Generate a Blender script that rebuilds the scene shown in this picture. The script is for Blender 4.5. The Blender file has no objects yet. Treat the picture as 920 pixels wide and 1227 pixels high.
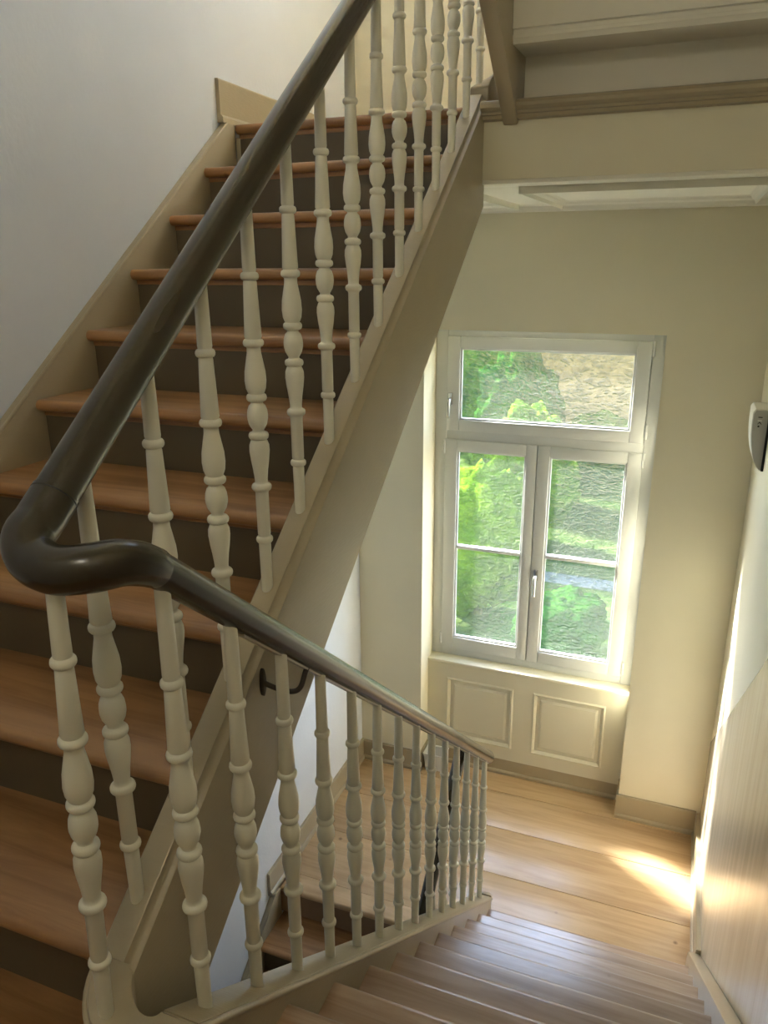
import bpy, bmesh, math, random
from mathutils import Vector, Matrix, noise
random.seed(7)
ZO = 3.2                       # camera height above the window landing; geometry below is measured from eye level
H = 3.71 / 21                  # riser height
sc = bpy.context.scene
COL = sc.collection

# ------------------------------------------------------------------ camera
pit, yaw, rol = math.radians(18.068), math.radians(21.289), math.radians(-0.3816)
fw0 = Vector((-math.sin(yaw), math.cos(yaw), 0)); rt0 = Vector((math.cos(yaw), math.sin(yaw), 0)); up0 = Vector((0, 0, 1))
fwd = fw0 * math.cos(pit) - up0 * math.sin(pit)
upv = up0 * math.cos(pit) + fw0 * math.sin(pit)
rt = rt0 * math.cos(rol) + upv * math.sin(rol)
upp = upv * math.cos(rol) - rt0 * math.sin(rol)
cd = bpy.data.cameras.new('camera'); cam = bpy.data.objects.new('camera', cd); COL.objects.link(cam)
cd.sensor_fit = 'VERTICAL'; cd.sensor_height = 36.0; cd.lens = 921 / 1227 * 36.0; cd.clip_start = 0.02
M = Matrix((( rt.x, upp.x, -fwd.x, 0), (rt.y, upp.y, -fwd.y, 0), (rt.z, upp.z, -fwd.z, ZO), (0, 0, 0, 1)))
cam.matrix_world = M
sc.camera = cam

# ------------------------------------------------------------------ world, sun, portals, exposure
w = bpy.data.worlds.new('sky'); sc.world = w; w.use_nodes = True
nt = w.node_tree; nt.nodes.clear()
out = nt.nodes.new('ShaderNodeOutputWorld'); bg = nt.nodes.new('ShaderNodeBackground'); sky = nt.nodes.new('ShaderNodeTexSky')
sky.sky_type = 'NISHITA'; sky.sun_disc = False; sky.sun_elevation = math.radians(45); sky.sun_rotation = math.radians(-60)
sky.air_density = 1.0; sky.dust_density = 1.5; sky.ozone_density = 1.0
bg.inputs['Strength'].default_value = 1.0
nt.links.new(sky.outputs[0], bg.inputs[0]); nt.links.new(bg.outputs[0], out.inputs[0])

sd = bpy.data.lights.new('sun', 'SUN'); sun = bpy.data.objects.new('sun', sd); COL.objects.link(sun)
sd.energy = 30.0; sd.angle = math.radians(6.0); sd.color = (1.0, 0.95, 0.87)
sun.rotation_euler = Vector((1.0, -0.56, -0.95)).to_track_quat('-Z', 'Y').to_euler()
sun.location = (-6, 8, 9)

def portal(name, loc, direction, sx, sy):
    l = bpy.data.lights.new(name, 'AREA'); l.shape = 'RECTANGLE'; l.size = sx; l.size_y = sy; l.cycles.is_portal = True
    o = bpy.data.objects.new(name, l); COL.objects.link(o); o.location = loc
    o.rotation_euler = Vector(direction).to_track_quat('-Z', 'Y').to_euler()
portal('window_portal', (-0.727, 4.52, ZO - 1.40), (0, -1, 0), 1.35, 2.15)
portal('upper_window_portal', (-0.727, 4.52, ZO + 2.40), (0, -1, 0), 1.35, 1.1)

sc.view_settings.view_transform = 'Standard'; sc.view_settings.look = 'None'
sc.view_settings.exposure = 2.12; sc.view_settings.gamma = 1.0; sc.view_settings.use_curve_mapping = False
sc.cycles.max_bounces = 10; sc.cycles.diffuse_bounces = 6; sc.cycles.transparent_max_bounces = 12
sc.cycles.caustics_refractive = False; sc.cycles.caustics_reflective = False
sc.cycles.sample_clamp_indirect = 6.0

# ------------------------------------------------------------------ materials
MATS = {}
def base_mat(name):
    m = bpy.data.materials.new(name); m.use_nodes = True
    MATS[name] = m
    return m, m.node_tree.nodes, m.node_tree.links, m.node_tree.nodes['Principled BSDF']
def paint(name, col, rough=0.5, var=0.04, bump=0.05, scale=30.0, stretch=(1, 1, 1), spec=0.5, coat=0.0, streak=False):
    m, n, l, p = base_mat(name)
    tc = n.new('ShaderNodeTexCoord'); mp = n.new('ShaderNodeMapping'); mp.inputs['Scale'].default_value = stretch
    nz = n.new('ShaderNodeTexNoise'); nz.inputs['Scale'].default_value = scale; nz.inputs['Detail'].default_value = 4
    n2 = n.new('ShaderNodeTexNoise'); n2.inputs['Scale'].default_value = 2.3; n2.inputs['Detail'].default_value = 3
    l.new(tc.outputs['Object'], mp.inputs[0]); l.new(mp.outputs[0], nz.inputs[0]); l.new((mp if streak else tc).outputs['Vector' if streak else 'Object'], n2.inputs[0])
    rp = n.new('ShaderNodeValToRGB')
    a = [c * (1 - var) for c in col]; b = [min(1, c * (1 + var)) for c in col]
    rp.color_ramp.elements[0].position = 0.35; rp.color_ramp.elements[1].position = 0.65
    rp.color_ramp.elements[0].color = (*a, 1); rp.color_ramp.elements[1].color = (*b, 1)
    l.new(n2.outputs[0], rp.inputs[0]); l.new(rp.outputs[0], p.inputs['Base Color'])
    p.inputs['Roughness'].default_value = rough; p.inputs['Specular IOR Level'].default_value = spec
    p.inputs['Coat Weight'].default_value = coat; p.inputs['Coat Roughness'].default_value = 0.2
    bp = n.new('ShaderNodeBump'); bp.inputs['Strength'].default_value = bump; bp.inputs['Distance'].default_value = 0.01
    l.new(nz.outputs[0], bp.inputs['Height']); l.new(bp.outputs[0], p.inputs['Normal'])
    return m
def wood(name, dark, light, rough=0.35, along=0, coat=0.3):
    m, n, l, p = base_mat(name)
    tc = n.new('ShaderNodeTexCoord'); oi = n.new('ShaderNodeObjectInfo')
    ad = n.new('ShaderNodeVectorMath'); ad.operation = 'MULTIPLY_ADD'
    cb = n.new('ShaderNodeCombineXYZ')
    for i in range(3): l.new(oi.outputs['Random'], cb.inputs[i])
    ad.inputs[1].default_value = (13, 7, 5)
    l.new(cb.outputs[0], ad.inputs[0]); l.new(tc.outputs['Object'], ad.inputs[2])
    mp = n.new('ShaderNodeMapping'); s = [14.0, 14.0, 14.0]; s[along] = 1.1; mp.inputs['Scale'].default_value = s
    l.new(ad.outputs[0], mp.inputs[0])
    nz = n.new('ShaderNodeTexNoise'); nz.inputs['Scale'].default_value = 1.6; nz.inputs['Detail'].default_value = 7; nz.inputs['Roughness'].default_value = 0.6
    nz.inputs['Distortion'].default_value = 0.7
    l.new(mp.outputs[0], nz.inputs[0])
    rp = n.new('ShaderNodeValToRGB'); e = rp.color_ramp.elements
    e[0].position = 0.32; e[0].color = (*dark, 1); e[1].position = 0.6; e[1].color = (*light, 1)
    l.new(nz.outputs[0], rp.inputs[0])
    kn = n.new('ShaderNodeTexVoronoi'); kn.inputs['Scale'].default_value = 5.0; l.new(ad.outputs[0], kn.inputs[0])
    kr = n.new('ShaderNodeValToRGB'); kr.color_ramp.elements[0].position = 0.03; kr.color_ramp.elements[1].position = 0.075
    kr.color_ramp.elements[0].color = (0.3, 0.22, 0.16, 1); kr.color_ramp.elements[1].color = (1, 1, 1, 1)
    l.new(kn.outputs['Distance'], kr.inputs[0])
    mx = n.new('ShaderNodeMixRGB'); mx.blend_type = 'MULTIPLY'; mx.inputs[0].default_value = 0.8
    l.new(rp.outputs[0], mx.inputs[1]); l.new(kr.outputs[0], mx.inputs[2])
    hv = n.new('ShaderNodeHueSaturation'); mr = n.new('ShaderNodeMapRange')
    mr.inputs['To Min'].default_value = 0.86; mr.inputs['To Max'].default_value = 1.12
    l.new(oi.outputs['Random'], mr.inputs['Value']); l.new(mr.outputs[0], hv.inputs['Value']); l.new(mx.outputs[0], hv.inputs['Color'])
    l.new(hv.outputs[0], p.inputs['Base Color'])
    p.inputs['Roughness'].default_value = rough; p.inputs['Coat Weight'].default_value = coat; p.inputs['Coat Roughness'].default_value = 0.25
    bp = n.new('ShaderNodeBump'); bp.inputs['Strength'].default_value = 0.12; bp.inputs['Distance'].default_value = 0.004
    l.new(nz.outputs[0], bp.inputs['Height']); l.new(bp.outputs[0], p.inputs['Normal'])
    return m
paint('plaster_white', (0.74, 0.78, 0.86), 0.75, 0.025, 0.12, 55)
paint('plaster_cream', (0.80, 0.75, 0.58), 0.7, 0.02, 0.06, 45)
paint('gloss_band', (0.64, 0.59, 0.49), 0.24, 0.08, 0.14, 6, (1, 7, 0.6), coat=0.5, streak=True)
paint('ceiling_white', (0.85, 0.82, 0.72), 0.6, 0.02, 0.03)
paint('taupe', (0.42, 0.355, 0.24), 0.33, 0.06, 0.12, 16, (1, 2, 12), coat=0.15)
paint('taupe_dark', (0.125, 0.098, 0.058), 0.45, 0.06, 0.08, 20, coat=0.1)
paint('cream_gloss', (0.78, 0.755, 0.63), 0.3, 0.03, 0.04, 40, coat=0.3)
paint('panel_cream', (0.74, 0.70, 0.55), 0.4, 0.02, 0.05, 20)
paint('window_white', (0.64, 0.65, 0.64), 0.3, 0.01, 0.0, 20)
paint('rail_brown', (0.030, 0.020, 0.008), 0.26, 0.12, 0.05, 12, coat=0.35)
paint('iron', (0.05, 0.035, 0.022), 0.5, 0.2, 0.2, 60)
paint('chrome', (0.6, 0.6, 0.6), 0.25, 0.02, 0.0)
MATS['chrome'].node_tree.nodes['Principled BSDF'].inputs['Metallic'].default_value = 0.9
paint('lamp_grey', (0.42, 0.42, 0.40), 0.5, 0.02, 0.0)
paint('lamp_white', (0.8, 0.8, 0.76), 0.4, 0.02, 0.0)
paint('black', (0.012, 0.012, 0.012), 0.5, 0.1, 0.0)
paint('basket_white', (0.8, 0.8, 0.78), 0.5, 0.02, 0.0)
paint('card_brown', (0.30, 0.20, 0.12), 0.7, 0.1, 0.0)
wood('tread_wood', (0.26, 0.126, 0.046), (0.42, 0.228, 0.098), 0.34, 0, 0.3)
wood('plank_wood', (0.44, 0.285, 0.150), (0.57, 0.40, 0.225), 0.36, 0, 0.25)
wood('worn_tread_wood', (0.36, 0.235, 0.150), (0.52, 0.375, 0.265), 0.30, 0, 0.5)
paint('bark', (0.03, 0.02, 0.012), 0.9, 0.2, 0.2, 12, spec=0.0)
paint('render_yellow', (0.20, 0.128, 0.048), 0.9, 0.05, 0.2, 8, spec=0.0)
paint('roof_tile', (0.35, 0.16, 0.09), 0.8, 0.2, 0.3, 20)
paint('paving', (0.075, 0.08, 0.085), 0.9, 0.1, 0.2, 5, spec=0.0)
paint('shutter_grey', (0.06, 0.08, 0.085), 0.7, 0.1, 0.1, 10)
def leaf_mat(name, a, b):
    m, n, l, p = base_mat(name)
    nz = n.new('ShaderNodeTexNoise'); nz.inputs['Scale'].default_value = 4.0; nz.inputs['Detail'].default_value = 6
    tc = n.new('ShaderNodeTexCoord'); l.new(tc.outputs['Object'], nz.inputs[0])
    rp = n.new('ShaderNodeValToRGB'); rp.color_ramp.elements[0].position = 0.38; rp.color_ramp.elements[1].position = 0.62
    rp.color_ramp.elements[0].color = (*a, 1); rp.color_ramp.elements[1].color = (*b, 1)
    l.new(nz.outputs[0], rp.inputs[0]); l.new(rp.outputs[0], p.inputs['Base Color']); p.inputs['Roughness'].default_value = 0.9; p.inputs['Specular IOR Level'].default_value = 0.0
leaf_mat('leaf_dark', (0.0025, 0.014, 0.002), (0.012, 0.042, 0.005))
leaf_mat('leaf_light', (0.016, 0.042, 0.0015), (0.058, 0.092, 0.006))
leaf_mat('grass', (0.013, 0.028, 0.006), (0.034, 0.046, 0.016))
# rippled glass: refraction through a bumpy face, part of the daylight passing straight through
m = bpy.data.materials.new('rippled_glass'); m.use_nodes = True; MATS['rippled_glass'] = m
n = m.node_tree.nodes; l = m.node_tree.links; n.clear()
o_ = n.new('ShaderNodeOutputMaterial'); tc = n.new('ShaderNodeTexCoord'); mp = n.new('ShaderNodeMapping'); mp.inputs['Scale'].default_value = (22, 22, 44)
nz = n.new('ShaderNodeTexNoise'); nz.inputs['Scale'].default_value = 1.0; nz.inputs['Detail'].default_value = 2.5; nz.inputs['Distortion'].default_value = 1.1
l.new(tc.outputs['Object'], mp.inputs[0]); l.new(mp.outputs[0], nz.inputs[0])
bp = n.new('ShaderNodeBump'); bp.inputs['Strength'].default_value = 0.85; bp.inputs['Distance'].default_value = 0.02; l.new(nz.outputs[0], bp.inputs['Height'])
rf = n.new('ShaderNodeBsdfRefraction'); rf.inputs['IOR'].default_value = 1.22; rf.inputs['Roughness'].default_value = 0.2; rf.inputs['Color'].default_value = (0.97, 1, 0.97, 1)
l.new(bp.outputs[0], rf.inputs['Normal'])
tr = n.new('ShaderNodeBsdfTransparent'); gr = n.new('ShaderNodeValToRGB'); gr.color_ramp.elements[0].position = 0.36; gr.color_ramp.elements[1].position = 0.62
gr.color_ramp.elements[0].color = (0.30, 0.36, 0.36, 1); gr.color_ramp.elements[1].color = (1, 1, 1, 1); l.new(nz.outputs[0], gr.inputs[0]); l.new(gr.outputs[0], tr.inputs[0])  # ripple noise tints the see-through colour, imitating focused and spread light
gl = n.new('ShaderNodeBsdfGlossy'); gl.inputs['Roughness'].default_value = 0.15; l.new(bp.outputs[0], gl.inputs['Normal'])
tl = n.new('ShaderNodeBsdfTranslucent'); l.new(bp.outputs[0], tl.inputs['Normal']); tl.inputs['Color'].default_value = (0.95, 1, 0.97, 1)
m1 = n.new('ShaderNodeMixShader'); m1.inputs[0].default_value = 0.62; l.new(rf.outputs[0], m1.inputs[1]); l.new(tr.outputs[0], m1.inputs[2])
m2 = n.new('ShaderNodeMixShader'); m2.inputs[0].default_value = 0.05; l.new(m1.outputs[0], m2.inputs[1]); l.new(gl.outputs[0], m2.inputs[2])
m3 = n.new('ShaderNodeMixShader'); m3.inputs[0].default_value = 0.012; l.new(m2.outputs[0], m3.inputs[1]); l.new(tl.outputs[0], m3.inputs[2])
l.new(m3.outputs[0], o_.inputs[0])

# ------------------------------------------------------------------ mesh helpers (z measured from eye level, +ZO on build)
class MB:
    def __init__(s): s.v = []; s.f = []
    def add(s, vs, fs):
        b = len(s.v); s.v += [tuple(x) for x in vs]; s.f += [tuple(b + i for i in f) for f in fs]; return s
    def box(s, x0, x1, y0, y1, z0, z1):
        return s.add([(x0,y0,z0),(x1,y0,z0),(x1,y1,z0),(x0,y1,z0),(x0,y0,z1),(x1,y0,z1),(x1,y1,z1),(x0,y1,z1)],
                     [(3,2,1,0),(4,5,6,7),(0,1,5,4),(1,2,6,5),(2,3,7,6),(3,0,4,7)])
    def prism(s, poly, a0, a1, axis='x'):
        k = len(poly)
        def pt(a, p): return {'x': (a, p[0], p[1]), 'y': (p[0], a, p[1]), 'z': (p[0], p[1], a)}[axis]
        vs = [pt(a0, p) for p in poly] + [pt(a1, p) for p in poly]
        fs = [tuple(range(k)), tuple(range(2*k-1, k-1, -1))] + [(i, i+k, (i+1) % k + k, (i+1) % k) for i in range(k)]
        return s.add(vs, fs)
    def tube(s, pts, rad, seg=20):
        pts = [Vector(p) for p in pts]; b = len(s.v); up = Vector((0, 0, 1)); n_ = len(pts)
        fr = None
        for i, p in enumerate(pts):
            t = (pts[min(i+1, n_-1)] - pts[max(i-1, 0)]).normalized()
            if fr is None: fr = t.cross(up).normalized() if abs(t.z) < .95 else Vector((1, 0, 0))
            fr = (fr - t * fr.dot(t)).normalized(); g = t.cross(fr)
            r = rad[i] if isinstance(rad, (list, tuple)) else rad
            for k in range(seg):
                a = 2*math.pi*k/seg; s.v.append(tuple(p + fr*(r*math.cos(a)) + g*(r*math.sin(a))))
        for i in range(n_-1):
            for k in range(seg):
                s.f.append((b+i*seg+k, b+i*seg+(k+1) % seg, b+(i+1)*seg+(k+1) % seg, b+(i+1)*seg+k))
        s.f.append(tuple(b+k for k in range(seg))[::-1]); s.f.append(tuple(b+(n_-1)*seg+k for k in range(seg)))
        return s
    def lathe(s, prof, seg=20, c=(0, 0, 0)):
        b = len(s.v); n_ = len(prof)
        for r, z in prof:
            for k in range(seg):
                a = 2*math.pi*k/seg; s.v.append((c[0]+r*math.cos(a), c[1]+r*math.sin(a), c[2]+z))
        for i in range(n_-1):
            for k in range(seg):
                s.f.append((b+i*seg+k, b+i*seg+(k+1) % seg, b+(i+1)*seg+(k+1) % seg, b+(i+1)*seg+k))
        s.f.append(tuple(b+k for k in range(seg))[::-1]); s.f.append(tuple(b+(n_-1)*seg+k for k in range(seg)))
        return s
    def mesh(s, name, mat, smooth=False, bevel=0.0, zo=ZO, angle=40):
        me = bpy.data.meshes.new(name)
        me.from_pydata([(x, y, z + zo) for x, y, z in s.v], [], s.f)
        bm = bmesh.new(); bm.from_mesh(me)
        bmesh.ops.recalc_face_normals(bm, faces=bm.faces)
        if bevel:
            ed = [e for e in bm.edges if len(e.link_faces) == 2 and e.calc_face_angle(0) > 0.7]
            bmesh.ops.bevel(bm, geom=ed, offset=bevel, segments=2, affect='EDGES', profile=0.5)
        bm.to_mesh(me); bm.free()
        me.materials.append(MATS[mat])
        if smooth or bevel:
            me.polygons.foreach_set('use_smooth', [True] * len(me.polygons))
            me.set_sharp_from_angle(angle=math.radians(angle))
        return me
def put(name, me, parent=None, loc=(0, 0, 0)):
    o = bpy.data.objects.new(name, me); COL.objects.link(o); o.location = loc
    if parent is not None:
        o.parent = parent
        o.matrix_parent_inverse = PINV.get(parent, Matrix())
    return o
PINV = {}
def top(o):   # remember where a parent stands, so that parts can be given in room coordinates
    PINV[o] = Matrix.Translation(-Vector(o.location)) @ Matrix.Identity(4)
    return o
def thing(name, label, cat, loc=(0, 0, 0), group=None):
    o = bpy.data.objects.new(name, None); COL.objects.link(o); o.location = (loc[0], loc[1], loc[2] + ZO); o.empty_display_size = 0.1
    o['label'] = label; o['category'] = cat
    if group: o['group'] = group
    return top(o)
def tag(o, label, cat, group=None):
    o['label'] = label; o['category'] = cat
    if group: o['group'] = group
    return o
def struct(o, label, cat='structure'):
    o['kind'] = 'structure'; o['label'] = label; o['category'] = cat
    return o

# ------------------------------------------------------------------ key positions
XL, XR = -1.765, 0.36            # side walls
YW, YB = 4.10, -0.45             # window wall, wall behind the camera
ZF = -3.2                        # window landing
def zk(k): return ZF + H * k
ya = lambda k: 2.875 - 0.2375 * (21 - k)       # nosings of the rising flight
yd = lambda k: 2.969 - 0.2153 * (k - 1)        # nosings of the falling flight
ztop1 = lambda y: 0.5376 + 0.762 * (y - 2.875)  # top of its outer string
ztop2 = lambda y: -1.211 - 0.812 * (y - 0.81)
ZC = 0.268                       # ceiling over the window landing
ZTOP = 4.0

# ------------------------------------------------------------------ shell
def wall(name, fn, mat, label):
    b = MB(); fn(b); o = put(name, b.mesh(name, mat)); return struct(o, label, 'wall')
wall('wall_left', lambda b: b.box(XL-.2, XL, YB, YW, -5.2, ZTOP), 'plaster_white', 'off-white rough plaster wall rising beside the wooden stair flight')
wall('wall_right', lambda b: b.box(XR, XR+.2, YB, YW, -5.2, ZTOP), 'plaster_cream', 'pale plaster wall beside the descending steps with the small lamp')
wall('wall_rear', lambda b: b.box(XL-.2, XR+.2, YB-.2, YB, -5.2, ZTOP), 'plaster_cream', 'plain cream wall at the half landing')
WX0, WX1, WZ0, WZ1 = -1.353, -0.100, -2.44, -0.355
def wf(b):
    b.box(XL-.2, WX0, YW, 4.5, -5.2, ZTOP); b.box(WX1, XR+.2, YW, 4.5, -5.2, ZTOP)
    b.box(WX0, WX1, YW, 4.5, WZ1, 1.90); b.box(WX0, WX1, YW, 4.5, 2.90, ZTOP)
    b.box(WX0, WX1, 4.30, 4.5, ZF-.3, WZ0); b.box(WX0, WX1, YW, 4.5, -5.2, ZF-.3)
wall('wall_front', wf, 'plaster_cream', 'cream plaster wall with the recessed window above the landing')
wall('ceiling', lambda b: b.box(XL-.2, XR+.2, YB-.2, 4.5, ZTOP, ZTOP+.1), 'ceiling_white', 'white ceiling at the top of the stairwell')
# window landing: dark under-floor with separate wide planks
fl = struct(put('floor', MB().box(XL, XR, 2.88, 4.30, ZF-.16, ZF-.028).mesh('floor', 'card_brown')), 'light wooden plank floor of the window landing', 'floor')
seams = [2.995, 3.378, 3.738, 4.062, 4.30]
for i in range(len(seams)-1):
    a, b_ = seams[i], seams[i+1]
    put('plank', MB().box(XL+.002, XR-.002, a+.0016, b_-.0016, ZF-.0275, ZF).mesh('plank', 'plank_wood', bevel=.0018), fl)
put('plank', MB().box(-.795, XR-.002, 2.885, 2.9935, ZF-.0275, ZF).mesh('plank', 'plank_wood', bevel=.0018), fl)
# half landing the photographer stands on
hl = struct(put('half_landing', MB().box(XL, XR, YB, .52, zk(11)-.2, zk(11)-.03).box(XL, -.80, .52, .79, zk(11)-.2, zk(11)-.03).mesh('half_landing', 'taupe_dark')), 'wooden half landing at the turn of the stairs', 'floor')
for i in range(4):
    put('plank', MB().box(XL+.002, XR-.002 if i < 3 else -.80, YB+.31*i+.001, YB+.31*(i+1)-.001, zk(11)-.029, zk(11)).mesh('plank', 'tread_wood', bevel=.002), hl)
hlb = struct(put('half_landing_below', MB().box(XL, XR, YB, .78, zk(11)-3.71-.2, zk(11)-3.71).mesh('half_landing', 'tread_wood')), 'wooden half landing one storey below', 'floor')
# upper landing slab: ceiling face below, fascia to the stairwell
ul = struct(put('upper_landing', MB().box(-.735, XR, 2.86, YW, ZC, .47).box(XL, -.735, 2.932, YW, ZC, .47).mesh('upper_landing', 'plaster_cream')), 'cream landing edge and ceiling above the window landing', 'ceiling')
for i, (a, b_) in enumerate(((2.996, 3.2), (3.2, 3.5), (3.5, 3.8), (3.8, 4.098))):
    put('plank', MB().box(XL+.002, XR-.002, a+.001, b_-.001, .471, .51).mesh('plank', 'tread_wood', bevel=.002), ul)
put('plank', MB().box(-.735, XR-.002, 2.862, 2.995, .471, .51).mesh('plank', 'tread_wood', bevel=.002), ul)
# ceiling face boards and mouldings (two sunk panels)
cb = MB().box(XL, XR, 2.862, 2.985, ZC-.014, ZC).box(XL, XR, 3.955, YW, ZC-.014, ZC).box(-.83, -.63, 2.985, 3.955, ZC-.014, ZC).box(.215, XR, 2.985, 3.955, ZC-.014, ZC).box(XL, -1.62, 2.985, 3.955, ZC-.014, ZC)
put('ceiling_frame', cb.mesh('ceiling_frame', 'ceiling_white', bevel=.003), ul)
for (x0, x1) in ((-1.62, -.83), (-.63, .215)):
    put('panel', MB().box(x0, x1, 2.985, 3.955, ZC-.003, ZC).mesh('panel', 'ceiling_white'), ul)
    mo = MB(); y0, y1 = 2.985, 3.955
    pr = [(0, 0), (.034, 0), (.026, -.006), (.022, -.014), (.010, -.022), (.006, -.036), (0, -.036), (0, 0)]
    ring = []
    for d, z in pr: ring.append([(x0+d, y0+d, ZC-.003+z), (x1-d, y0+d, ZC-.003+z), (x1-d, y1-d, ZC-.003+z), (x0+d, y1-d, ZC-.003+z)])
    for i in range(len(pr)-1):
        for k in range(4): mo.add([ring[i][k], ring[i][(k+1) % 4], ring[i+1][(k+1) % 4], ring[i+1][k]], [(0, 1, 2, 3)])
    put('moulding', mo.mesh('moulding', 'ceiling_white'), ul)
put('cornice', MB().prism([(YW-.03, ZC-.015), (YW, ZC-.015), (YW, ZC-.04), (YW-.012, ZC-.036)], XL, XR).mesh('cornice', 'ceiling_white'), ul)
# brown nosing moulding of the upper landing
nz_prof = [(2.86, .510), (2.815, .510), (2.803, .505), (2.798, .496), (2.800, .486), (2.812, .478), (2.822, .476), (2.824, .468), (2.832, .466), (2.836, .456), (2.86, .452)]
put('landing_nosing', MB().prism(nz_prof, -.735, XR).mesh('landing_nosing', 'taupe', smooth=True, angle=30), ul)
# baseboards
def skirt(name, along, a0, a1, face, wallp, z0, h, label):
    b = MB(); s = 1 if wallp > face else -1
    prof = [(wallp, z0), (face - s*.010, z0), (face - s*.010, z0+.018), (face - s*.004, z0+.026), (face, z0+.028), (face, z0+h-.006), (face+s*.004, z0+h), (wallp, z0+h)]
    b.prism(prof, a0, a1, 'x' if along == 'x' else 'y')
    o = put(name, b.mesh(name, 'taupe')); return struct(o, label, 'baseboard')
skirt('baseboard_front', 'x', WX1-.012, XR-.026, YW-.016, YW, ZF, .155, 'taupe baseboard under the wall pier right of the window')
skirt('baseboard_front_left', 'x', XL+.015, WX0+.012, YW-.016, YW, ZF, .14, 'taupe baseboard in the corner left of the window recess')
skirt('baseboard_window', 'x', WX0, WX1, 4.246, 4.30, ZF, .125, 'taupe baseboard under the panelled window apron')
skirt('baseboard_right', 'y', 3.09, YW-.016, XR-.026, XR, ZF, .155, 'taupe baseboard along the right wall of the landing')
skirt('baseboard_left', 'y', 2.80, YW, XL+.016, XL, ZF, .145, 'taupe baseboard along the left wall of the window landing')
skirt('baseboard_upper', 'y', 2.805, YW, XL+.016, XL, .507, .152, 'taupe baseboard starting at the top of the rising stairs')
struct(put('baseboard_recess', MB().box(WX1-.012, WX1, YW-.014, 4.25, ZF, ZF+.155).box(WX0, WX0+.012, YW-.014, 4.25, ZF, ZF+.14).mesh('baseboard_recess', 'taupe')), 'taupe baseboard returns inside the window recess', 'baseboard')
# glossy, streaked and darker dado on the right wall, its upper edge follows the stairs
dz = lambda y: -1.754 - 0.86 * (y - 3.146)
struct(put('trim_band', MB().prism([(YB, -5.0), (3.09, ZF), (4.098, ZF+.01), (4.098, dz(4.098)), (YB, dz(YB))], XR-.003, XR+.001).mesh('band', 'gloss_band')), 'glossy streaked darker dado on the right wall above the steps', 'wall')

# ------------------------------------------------------------------ window
win = struct(bpy.data.objects.new('window_1', None), 'white window with transom light and two casements of rippled glass', 'window')
COL.objects.link(win); win.location = (-.727, 4.33, ZO + WZ0); top(win)
YF = 4.315                                     # room face of the frame
fr = MB()
fr.box(WX0, -1.283, YF+.012, 4.39, WZ0, WZ1).box(-.165, WX1, YF+.012, 4.39, WZ0, WZ1)
fr.box(-1.283, -.165, YF+.012, 4.39, -.41, WZ1).box(-1.283, -.165, YF+.012, 4.39, -1.012, -.950).box(-1.283, -.165, YF+.012, 4.39, WZ0, -2.385)
fr.box(WX0, -1.262, 4.371, 4.40, WZ0, WZ1).box(-.186, WX1, 4.371, 4.40, WZ0, WZ1).box(-1.262, -.186, 4.371, 4.40, -.43, WZ1).box(-1.262, -.186, 4.371, 4.40, -1.03, -.93).box(-1.262, -.186, 4.371, 4.40, WZ0, -2.365).box(-.76, -.716, 4.371, 4.40, -2.365, -1.03)
put('frame', fr.mesh('frame', 'window_white', bevel=.004), win)
def sash(x0, x1, z0, z1, gx0, gx1, gz0, gz1, bar=None):
    b = MB()
    b.box(x0, gx0, YF, 4.37, z0, z1).box(gx1, x1, YF, 4.37, z0, z1).box(gx0, gx1, YF, 4.37, gz1, z1).box(gx0, gx1, YF, 4.37, z0, gz0)
    s = put('sash', b.mesh('sash', 'window_white', bevel=.005), win); PINV[s] = Matrix()
    sp = Vector(s.location)
    def sub(name, me): 
        o = put(name, me); o.parent = s; return o
    # glazing bead
    g = .011; bd = MB()
    for (a0, a1, c0, c1) in ((gx0, gx0+g, gz0, gz1), (gx1-g, gx1, gz0, gz1), (gx0+g, gx1-g, gz1-g, gz1), (gx0+g, gx1-g, gz0, gz0+g)):
        bd.box(a0, a1, YF+.010, 4.345, c0, c1)
    sub('glazing_bead', bd.mesh('glazing_bead', 'window_white', bevel=.003))
    zs = [(gz0+g, gz1-g)]
    if bar:
        sub('glazing_bar', MB().box(gx0+g, gx1-g, YF+.006, 4.362, bar-.011, bar+.011).mesh('glazing_bar', 'window_white', bevel=.004))
        zs = [(gz0+g, bar-.011), (bar+.011, gz1-g)]
    for a, c in zs:
        sub('pane', MB().add([(gx0+g, 4.345, a), (gx1-g, 4.345, a), (gx1-g, 4.345, c), (gx0+g, 4.345, c)], [(0, 1, 2, 3)]).mesh('pane', 'rippled_glass'))
    return s
sash(-1.281, -.168, -.953, -.408, -1.206, -.244, -.888, -.474)
sl = sash(-1.288, -.739, -2.388, -1.008, -1.212, -.800, -2.306, -1.073, -1.688)
sr = sash(-.735, -.164, -2.388, -1.008, -.665, -.241, -2.312, -1.070, -1.681)
def hinge(x, z):
    put('hinge', MB().lathe([(.0075, -.04), (.0085, -.036), (.0085, -.002), (.0075, 0), (.0085, .002), (.0085, .036), (.0075, .04)], 12, (x, YF-.002, z)).mesh('hinge', 'window_white', smooth=True), win)
for x, z in ((-1.293, -1.055), (-1.293, -2.32), (-.158, -1.045), (-.158, -2.327), (-.160, -.886), (-.160, -.444)): hinge(x, z)
def handle(x, z, ln):
    b = MB(); b.box(x-.013, x+.013, YF-.010, YF, z-.035, z+.035)
    hnd = put('handle', b.mesh('handle', 'chrome', bevel=.004), win)
    lv = put('lever', MB().tube([(x, YF-.005, z), (x, YF-.035, z), (x, YF-.046, z-.008), (x, YF-.05, z-.03), (x, YF-.048, z-ln)], [.009, .009, .010, .010, .0085], 12).mesh('lever', 'chrome', smooth=True)); lv.parent = hnd
handle(-.704, -1.800, .12); handle(-1.258, -.765, .105)
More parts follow.
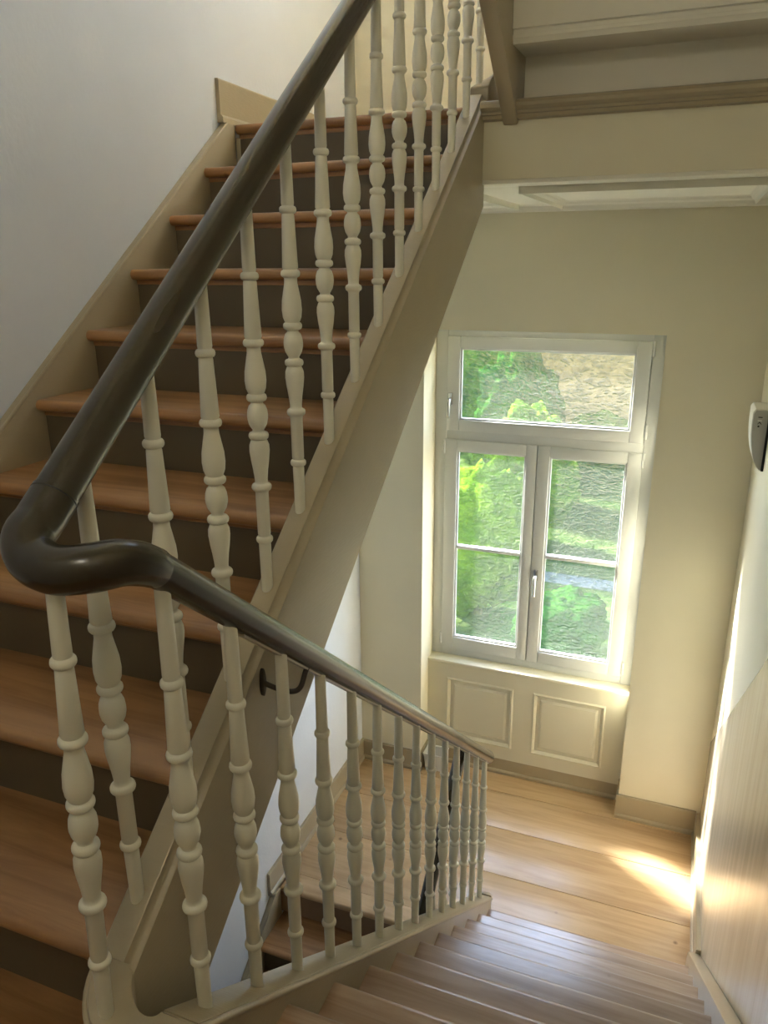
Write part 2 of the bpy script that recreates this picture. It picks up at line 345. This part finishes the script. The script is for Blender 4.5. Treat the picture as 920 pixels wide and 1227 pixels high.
# sill board and panelled apron
AP = 4.245
trim = struct(put('trim_1', MB().box(WX0, WX1, AP, 4.30, -2.56, -2.46).box(WX0, WX1, AP, 4.30, -3.09, -3.00).box(WX0, -1.225, AP, 4.30, -3.0, -2.56).box(-.785, -.665, AP, 4.30, -3.0, -2.56).box(-.225, WX1, AP, 4.30, -3.0, -2.56)
        .mesh('trim_1', 'panel_cream')), 'cream panelled apron below the window', 'trim')
for x0, x1 in ((-1.225, -.785), (-.665, -.225)):
    z0, z1 = -3.0, -2.56
    steps = [(0, AP), (.010, AP-.007), (.020, AP+.004), (.024, AP+.012), (.045, AP+.012), (.056, AP+.004), (.058, AP+.002)]
    b = MB(); rr = [[(x0+d, y, z0+d), (x1-d, y, z0+d), (x1-d, y, z1-d), (x0+d, y, z1-d)] for d, y in steps]
    for i in range(len(rr)-1):
        for k in range(4): b.add([rr[i][k], rr[i][(k+1) % 4], rr[i+1][(k+1) % 4], rr[i+1][k]], [(0, 1, 2, 3)])
    b.add(rr[-1], [(0, 1, 2, 3)])
    put('panel', b.mesh('panel', 'panel_cream'), trim)
struct(put('window_sill', MB().box(WX0, WX1, AP-.012, YF+.02, -2.462, -2.438).mesh('window_sill', 'panel_cream', bevel=.008)), 'cream painted window sill board with rounded edge', 'sill')

# ------------------------------------------------------------------ stair flights
def tread_mesh(x0, x1, depth, sgn, mat='tread_wood', under=None):
    r = .017; p = []
    for i in range(9):
        a = math.pi/2 + math.pi*i/8
        p.append((r + r*math.cos(a)*1.0, -r + r*math.sin(a)))
    p += [(.030, -.034), (.030, -.047), (.033, -.050), (.046, -.050), (.046, -.034), (depth, -.034), (depth, 0)]
    p[9:9] = []
    poly = [(sgn*a, b) for a, b in p]
    return MB().prism(poly, x0, x1).mesh('tread', mat, smooth=True, zo=0, angle=35)
def riser_mesh(x0, x1, sgn, mat):
    return MB().box(x0, x1, min(sgn*.032, sgn*.052), max(sgn*.032, sgn*.052), -H, -.034).mesh('riser', mat, zo=0)
def flight(name, label, ks, yf, sgn, x0, x1, going, riser_mat, dz_=0.0, tread_mat='tread_wood'):
    t = thing(name, label, 'stairs', ((x0+x1)/2, yf(ks[0]), zk(ks[0]-1)+dz_))
    tm = tread_mesh(x0, x1, going+.05, sgn, tread_mat); rm = riser_mesh(x0+.001, x1-.001, sgn, riser_mat)
    for k in ks:
        if k == 21:
            put('tread', tread_mesh(x0, x1, .1195, sgn, 'plank_wood' if dz_ < 0 else tread_mat), t, (0, yf(k), zk(k)+ZO+dz_)); put('riser', rm, t, (0, yf(k), zk(k)+ZO+dz_)); continue
        put('tread', tm, t, (0, yf(k), zk(k)+ZO+dz_)); put('riser', rm, t, (0, yf(k), zk(k)+ZO+dz_))
    return t
def swept(parent, zt, y0, y1, sec, mat='taupe', name='stringer'):
    k = len(sec); vs = [(x, y0, zt(y0)+d) for x, d in sec] + [(x, y1, zt(y1)+d) for x, d in sec]
    fs = [tuple(range(k)), tuple(range(2*k-1, k-1, -1))] + [(i, i+k, (i+1) % k + k, (i+1) % k) for i in range(k)]
    return put(name, MB().add(vs, fs).mesh(name, mat, smooth=True, angle=28), parent)
def string(parent, poly, x0, x1, mat='taupe', bevel=.008, name='stringer'):
    return put(name, MB().prism(poly, x0, x1).mesh(name, mat, bevel=bevel), parent)
# rising flight: shared by this storey and the one below
def rising(label, dz_, ks):
    t = flight('stair_flight', label, ks, ya, 1, -1.731, -.795, .2375, 'taupe_dark', dz_)
    y0, y1 = .745, 2.885
    if dz_ < 0: y0 = ya(ks[0]) - .1
    swept(t, lambda y: ztop1(y)+dz_, y0, y1, [(-.802, -.004), (-.798, 0), (-.756, 0), (-.7525, -.002), (-.7515, -.007), (-.7490, -.014), (-.7440, -.019), (-.7385, -.0205), (-.7360, -.0225), (-.735, -.027), (-.735, -.362), (-.738, -.365), (-.802, -.365)])
    nl = lambda y: .51 + (y-2.875)*.7439
    yy0 = .45 if dz_ == 0 else y0
    string(t, [(yy0, nl(yy0)+.040+dz_), (2.825, nl(2.825)+.038+dz_), (2.875, .505+dz_), (2.875, .26+dz_), (yy0, nl(yy0)-.25+dz_)], XL+.0012, -1.731, 'taupe', .004, 'wall_stringer')
    put('bead', MB().tube([(-1.7345, yy0, nl(yy0)+.036+dz_), (-1.7345, 2.82, nl(2.82)+.036+dz_)], .005, 8).mesh('bead', 'taupe', smooth=True), t)
    put('soffit', MB().prism([(y0, nl(y0)-.27+dz_), (2.87, nl(2.87)-.27+dz_), (2.87, nl(2.87)-.30+dz_), (y0, nl(y0)-.30+dz_)], -1.731, -.802).mesh('soffit', 'plaster_white'), t)
    return t
rise = rising('wooden stair flight climbing beside the off-white wall to the upper landing', 0.0, list(range(12, 22)))
low = rising('lower wooden stair flight going down below the window landing', -3.71, list(range(17, 22)))
# falling flight towards the window
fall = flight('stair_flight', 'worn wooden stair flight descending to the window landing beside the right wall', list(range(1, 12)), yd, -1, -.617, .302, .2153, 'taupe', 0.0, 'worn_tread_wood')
y0, y1 = .745, 3.0
string(fall, [(y0, ztop2(y0)), (y1, ztop2(y1)), (y1, ZF), (2.96, ZF), (y0, ztop2(y0)-.41)], -.685, -.615, 'taupe', .006)
put('bead', MB().tube([(-.6135, y0, ztop2(y0)-.012), (-.6135, y1, ztop2(y1)-.012)], .007, 10).mesh('bead', 'taupe', smooth=True), fall)
ns = lambda y: -3.023 - (y-2.969)*.8206
string(fall, [(.70, ns(.70)+.060), (3.09, ns(3.09)+.055), (3.11, ns(3.11)+.03), (3.11, ZF), (2.95, ZF), (.70, ns(.70)-.25)], .301, XR-.0045, 'taupe', .008, 'wall_stringer')
put('soffit', MB().prism([(.72, ns(.72)-.26), (2.70, ZF+.005), (2.70, ZF-.02), (.72, ns(.72)-.29)], -.615, .301).mesh('soffit', 'plaster_white'), fall)
# next flight up, seen from underneath, painted white below
up = thing('stair_flight', 'white painted underside of the upper stair flight above the landing edge', 'stairs', (-.16, 2.95, .51))
for k in range(1, 10):
    z = .51 + H*k; y = yd(k)
    put('tread', MB().prism([(y-(r_), z+dz2) for r_, dz2 in ((0, -.017), (.006, -.005), (.017, 0), (.245, 0), (.245, -.012), (.251, -.014), (.251, -.024), (.246, -.028), (.240, -.038), (.06, -.034), (.0, -.034))], -.615, XR-.0045).mesh('tread', 'ceiling_white', smooth=True, angle=30), up)
    put('riser', MB().box(-.614, XR-.005, y-.045, y-.025, z-H+.001, z-.034).mesh('riser', 'ceiling_white'), up)
string(up, [(2.856, .436), (2.856, .512), (2.99, .512), (2.99, .745), (1.0, .86+1.856*.79), (1.0, .436+1.856*.745)], -.667, -.615, 'taupe', .006)
# curved string block at the turn
def half_ring(cx, cy, r0, r1, z0, z1, a0, a1, seg=20):
    b = MB(); vs = []; fs = []
    for i in range(seg+1):
        a = a0 + (a1-a0)*i/seg; t = i/seg; c, s = math.cos(a), math.sin(a)
        zt = z1(t) if callable(z1) else z1
        vs += [(cx+r0*c, cy+r0*s, z0), (cx+r1*c, cy+r1*s, z0), (cx+r1*c, cy+r1*s, zt), (cx+r0*c, cy+r0*s, zt)]
    for i in range(seg):
        for k in range(4): fs.append((4*i+k, 4*i+(k+1) % 4, 4*(i+1)+(k+1) % 4, 4*(i+1)+k))
    fs.append((3, 2, 1, 0)); e = 4*seg; fs.append((e, e+1, e+2, e+3))
    return b.add(vs, fs)
zt_ = lambda t: (ztop1(.745)*(1-t) + ztop2(.745)*t) - .022*math.sin(math.pi*t)
put('curved_stringer', half_ring(-.7085, .745, .0235, .0935, -1.55, zt_, math.pi, 2*math.pi).mesh('curved_stringer', 'taupe', bevel=.006), rise)
bead_pts = [(-.7085+.095*math.cos(math.pi+math.pi*i/20), .745+.095*math.sin(math.pi+math.pi*i/20), zt_(i/20)-.014) for i in range(21)]
put('bead', MB().tube(bead_pts, .007, 10).mesh('bead', 'taupe', smooth=True), rise)
put('curved_stringer', half_ring(-.7085, 3.0, .0235, .0935, ZF-.2, lambda t: ztop2(3.0)*(1-t)+(ZF+.02)*t+.01, 0, math.pi).mesh('curved_stringer', 'taupe', bevel=.006), fall)

put('curved_stringer', half_ring(-.7085, 2.90, .0235, .0935, .512, lambda t: .70*(1-t)+.57*t, 0, math.pi).mesh('curved_stringer', 'taupe', bevel=.006), up)
# ------------------------------------------------------------------ railing
prof = [(.0118, -.06), (.0120, .02), (.0126, .106)]
def ring(z, r, hh=.0075, d=.0055): return [(r-d+d*math.sin(math.pi*k/6), z-hh*math.cos(math.pi*k/6)) for k in range(7)]
prof += ring(.118, .0176) + [(.0134, .130), (.0134, .219)] + ring(.231, .0205)
prof += [(.0130, .241), (.0131, .248), (.0150, .266), (.0182, .287), (.0203, .306), (.0198, .318), (.0165, .327)] + ring(.337, .0203)
prof += [(.0120, .346), (.0115, .349), (.0135, .352), (.0180, .360), (.0204, .371), (.0206, .378), (.0196, .388), (.0165, .397), (.0125, .401), (.0118, .4035)] + ring(.413, .0203)
prof += [(.0165, .423), (.0196, .431), (.0212, .446), (.0202, .464), (.0166, .484), (.0138, .499), (.0134, .508)] + ring(.518, .0203)
prof += [(.0166, .529), (.0128, .629)] + ring(.640, .0176)
def bal(h): return MB().lathe(prof + [(.0130, .652), (.0112, h)], 20).mesh('baluster', 'cream_gloss', smooth=True, zo=0, angle=50)
zr1 = lambda y: -.269 + .789*(y-.805)
zr2 = lambda y: -.588 - .815*(y-1.032)
rail = thing('stair_railing', 'cream turned balusters under a continuous dark brown round handrail bending at the turn', 'railing', (-.71, .70, zk(11)))
for i in range(14):
    y = .821 + .163*i
    put('baluster', bal(zr1(y)-.012-ztop1(y)+.01), rail, (-.777, y, ztop1(y) - .01 + ZO))
for j in range(14):
    y = .81 + .16*j
    put('baluster', bal(zr2(y)-.012-ztop2(y)+.012), rail, (-.65, y, ztop2(y) - .012 + ZO))
nb = put('baluster', bal(.765), rail, (-.748, .690, -1.140 + ZO)); nb.rotation_euler = (0, .035, 0)
RR = .031
put('handrail', MB().tube([(-.777, .762, zr1(.762)), (-.777, 2.95, zr1(2.95))], RR, 28).mesh('handrail', 'rail_brown', smooth=True), rail)
put('handrail', MB().tube([(-.65, .793, zr2(.793)), (-.65, 1.5, zr2(1.5)), (-.65, 2.93, zr2(2.93))], .0265, 28).mesh('handrail', 'rail_brown', smooth=True), rail)
def smooth_path(P, n=10):
    P = [Vector(p) for p in P]; out = []
    for i in range(len(P)-1):
        p0 = P[max(i-1, 0)]; p1 = P[i]; p2 = P[i+1]; p3 = P[min(i+2, len(P)-1)]
        for k in range(n):
            t = k/n
            out.append(.5*((2*p1)+(p2-p0)*t+(2*p0-5*p1+4*p2-p3)*t*t+(3*p1-p0-3*p2+p3)*t**3))
    out.append(P[-1]); return out
bend = smooth_path([(-.777, .770, zr1(.770)), (-.777, .735, zr1(.735)), (-.772, .708, -.338), (-.752, .692, -.358), (-.715, .690, -.368), (-.678, .708, -.368), (-.657, .742, -.370), (-.650, .775, -.384), (-.65, .802, zr2(.802))])
k = len(bend); put('handrail_bend', MB().tube(bend, [.0325 if i < k*.7 else .0325-.005*(i-k*.7)/(k*.3) for i in range(k)], 28).mesh('handrail_bend', 'rail_brown', smooth=True), rail)
zr3 = lambda y: -2.24 + .79*(y-2.85)
bend2 = smooth_path([(-.65, 2.92, zr2(2.92)), (-.65, 2.97, zr2(2.97)), (-.660, 3.005, -2.185), (-.70, 3.028, -2.195), (-.745, 3.02, -2.19), (-.77, 2.99, -2.18), (-.777, 2.95, zr3(2.95))])
put('handrail_bend', MB().tube(bend2, .0250, 24).mesh('handrail_bend', 'rail_brown', smooth=True), rail)
for (x, y, zf, r) in ((-.777, .765, zr1, .0328), (-.65, .797, zr2, .0280)):
    put('joint_line', MB().tube([(x, y-.0008, zf(y-.0008)), (x, y+.0008, zf(y+.0008))], r, 28).mesh('joint_line', 'black', smooth=True), rail)
# slim timber strip under the lower rail
put('rail_strip', MB().prism([(1.0, zr2(1.0)-.022), (2.95, zr2(2.95)-.022), (2.95, zr2(2.95)-.0375), (1.0, zr2(1.0)-.0375)], -.657, -.643).mesh('rail_strip', 'taupe'), rail)
br = put('rail_bracket', MB().tube(smooth_path([(-.735, 1.195, -.812), (-.70, 1.195, -.820), (-.668, 1.198, -.822), (-.652, 1.205, -.812), (-.648, 1.222, -.785), (-.648, 1.235, zr2(1.235)-.025)]), .0055, 10).mesh('rail_bracket', 'iron', smooth=True), rail)
pl = put('bracket_plate', MB().lathe([(.004, -.003), (.021, -.003), (.021, .002), (.016, .004), (.004, .004)], 20).mesh('bracket_plate', 'iron', smooth=True, zo=0)); pl.parent = br
pl.location = (-.732, 1.195, -.812 + ZO); pl.rotation_euler = (0, math.pi/2, 0); pl.scale = (1.5, .45, 1)
# railing of the flight below
rlow = thing('stair_railing', 'dark handrail and cream balusters of the lower flight seen through the nearer balusters', 'railing', (-.777, 2.7, ztop1(2.7)-3.71))
put('handrail', MB().tube([(-.777, 2.955, zr3(2.955)), (-.777, 1.9, zr3(1.9))], .028, 24).mesh('handrail', 'rail_brown', smooth=True), rlow)
for i in range(5):
    y = 2.87 - .163*i
    put('baluster', bal(.78), rlow, (-.777, y, ztop1(y) - 3.71 + .04 + ZO))

# ------------------------------------------------------------------ small things
# half moon wall lamp
lamp = thing('wall_lamp', 'small white half-moon wall lamp with grey end cap on the right wall', 'lamp', (XR, 3.66, -.88))
pf = [(XR-.001, -.605), (.300, -.605)]
for i in range(9):
    t = i/8; a = t*math.pi/2
    pf.append((.291 + .068*(1-math.cos(a)) - .004*math.sin(2*a), -.62 - .255*math.sin(a)))
pf.append((XR-.001, -.88))
put('shade', MB().prism(pf, 3.58, 3.76, 'y').mesh('shade', 'lamp_white', smooth=True, angle=35), lamp)
inset = [(x*.94 + .0207, z*.965 - .026) for x, z in pf]
cap = put('end_cap', MB().prism(inset, 3.573, 3.581, 'y').mesh('end_cap', 'lamp_grey', smooth=True, angle=35), lamp); PINV[cap] = Matrix()
def mk(name, me):
    o = put(name, me); o.parent = cap; return o
mk('mark', MB().box(.312, .328, 3.5715, 3.574, -.640, -.636).mesh('mark', 'black'))
mk('mark', MB().box(.311, .327, 3.5715, 3.574, -.654, -.651).mesh('mark', 'lamp_white'))
mk('mark', MB().prism([(.311, -.668), (.314, -.668), (.318, -.662), (.326, -.668), (.329, -.668), (.319, -.656)], 3.5715, 3.574, 'y').mesh('mark', 'iron'))
mk('mark', MB().prism([(.317+.004*math.cos(a*math.pi/6), -.677+.004*math.sin(a*math.pi/6)) for a in range(12)], 3.5715, 3.574, 'y').mesh('mark', 'black'))
put('back_plate', MB().box(.350, XR, 3.566, 3.77, -.87, -.64).mesh('back_plate', 'black'), lamp)
# unseen glowing globe added for fill light, behind the viewpoint
gm = bpy.data.materials.new('fill_glow'); gm.use_nodes = True; MATS['fill_glow'] = gm
gp = gm.node_tree.nodes['Principled BSDF']; gp.inputs['Base Color'].default_value = (.9, .88, .82, 1)
gp.inputs['Emission Color'].default_value = (1.0, 0.93, 0.80, 1); gp.inputs['Emission Strength'].default_value = 5.0
gl_ = thing('fill_globe', 'unseen glowing globe added as fill light on the half landing wall', 'lamp', (-.2, YB, 1.15))
put('globe', MB().lathe([(.002, -.12)] + [(.12*math.sin(math.pi*k/16), -.12*math.cos(math.pi*k/16)) for k in range(1, 16)] + [(.002, .12)], 24, (-.2, YB+.19, 1.15)).mesh('globe', 'fill_glow', smooth=True), gl_)
put('arm', MB().tube([(-.2, YB+.002, 1.15), (-.2, YB+.08, 1.15)], .02, 12).mesh('arm', 'chrome', smooth=True), gl_)
# small white basket
bk = thing('basket', 'small white basket with a brown front label on the floor at the window recess corner', 'basket', (-1.285, 4.14, ZF))
b = MB()
def frustum(b, cx, cy, w0, d0, w1, d1, z0, z1, t=.006):
    def rect(w, d, z): return [(cx-w, cy-d, z), (cx+w, cy-d, z), (cx+w, cy+d, z), (cx-w, cy+d, z)]
    R_ = [rect(w0-t, d0-t, z0+t), rect(w1-t, d1-t, z1), rect(w1, d1, z1), rect(w0, d0, z0)]
    for i in range(3):
        for k in range(4): b.add([R_[i][k], R_[i][(k+1) % 4], R_[i+1][(k+1) % 4], R_[i+1][k]], [(0, 1, 2, 3)])
    b.add(R_[3], [(0, 1, 2, 3)]); b.add(R_[0], [(0, 1, 2, 3)])
frustum(b, -1.265, 4.165, .058, .045, .070, .055, ZF+.001, ZF+.12)
put('body', b.mesh('body', 'basket_white'), bk)
put('rim', MB().tube([(-1.335, 4.11, ZF+.12), (-1.195, 4.11, ZF+.12), (-1.195, 4.22, ZF+.12), (-1.335, 4.22, ZF+.12), (-1.335, 4.11, ZF+.12)], .005, 8).mesh('rim', 'basket_white', smooth=True), bk)
put('label_patch', MB().add([(-1.298, 4.1065, ZF+.07), (-1.252, 4.1065, ZF+.07), (-1.252, 4.1015, ZF+.118), (-1.298, 4.1015, ZF+.118)], [(0, 1, 2, 3)]).mesh('label_patch', 'card_brown'), bk)

# ------------------------------------------------------------------ garden beyond the rippled glass
ZG = -4.6
struct(put('garden_lawn', MB().box(-40, 30, 4.7, 60, ZG-.2, ZG).mesh('garden_lawn', 'grass')), 'green lawn beyond the window', 'lawn')
struct(put('garden_path', MB().add([(-12, 11.2, ZG+.01), (14, 10.2, ZG+.01), (14, 10.6, ZG+.01), (-12, 11.6, ZG+.01)], [(0, 1, 2, 3)]).mesh('garden_path', 'paving')), 'pale garden path across the lawn', 'path')
house = thing('house', 'yellow rendered house behind the garden, blurred by the window glass', 'building', (-1, 24, ZG))
put('house_wall', MB().box(-7.5, 9, 21, 29, ZG, 2.2).mesh('house_wall', 'render_yellow'), house)
put('roof', MB().prism([(20.4, 2.1), (29.6, 2.1), (25, 5.2)], -8, 9.5).mesh('roof', 'roof_tile'), house)
for x in (-5.5, -2.8, .2, 3.5):
    put('shutter', MB().box(x, x+.9, 20.93, 21.0, -1.2, .4).mesh('shutter', 'shutter_grey'), house)
def shrub(x, y, r, hgt, mat, label, seed):
    bm = bmesh.new(); bmesh.ops.create_icosphere(bm, subdivisions=5, radius=1)
    for v in bm.verts:
        n0 = v.co.normalized(); d = 1 + .28*noise.noise(n0*2.2+Vector((seed, 0, 0))) + .16*noise.noise(n0*6+Vector((0, seed, 0))) + .10*noise.noise(n0*14)
        v.co = Vector((n0.x*r*d, n0.y*r*d, (n0.z*.5*d+.5)*hgt))
    me = bpy.data.meshes.new('foliage'); bm.to_mesh(me); bm.free(); me.polygons.foreach_set('use_smooth', [True]*len(me.polygons)); me.materials.append(MATS[mat])
    t = thing('garden_shrub', label, 'shrub', (x, y, ZG), 'garden shrubs beyond the window')
    put('foliage', me, t, (x, y, ZG+ZO+.12)); 
    put('stem', MB().lathe([(.07, 0), (.05, .3), (.04, hgt*.4)], 8, (x, y, ZG)).mesh('stem', 'bark'), t)
LAB = {'leaf_dark': 'rounded dark green garden shrub blurred by the rippled window glass', 'leaf_light': 'yellow-green garden shrub blurred by the rippled window glass'}
for i, (x, y, r, hg, mt) in enumerate(((-4.3, 9.2, .75, 2.1, 'leaf_dark'), (-2.3, 9.4, .6, 1.9, 'leaf_light'), (-5.0, 12.6, 1.1, 3.2, 'leaf_light'), (-3.0, 15.0, .8, 2.9, 'leaf_dark'), (-2.2, 12.3, .7, 2.2, 'leaf_light'),
        (-.1, 13.5, .6, 1.7, 'leaf_dark'), (-5.2, 18.6, .95, 4.6, 'leaf_light'), (-3.6, 17.0, .6, 2.3, 'leaf_dark'), (-1.7, 18.8, .7, 1.0, 'leaf_light'), (-1.0, 8.2, .5, .9, 'leaf_dark'), (-8.4, 15, 1.4, 4.5, 'leaf_dark'))):
    shrub(x, y, r, hg, mt, LAB[mt], i*3.1)
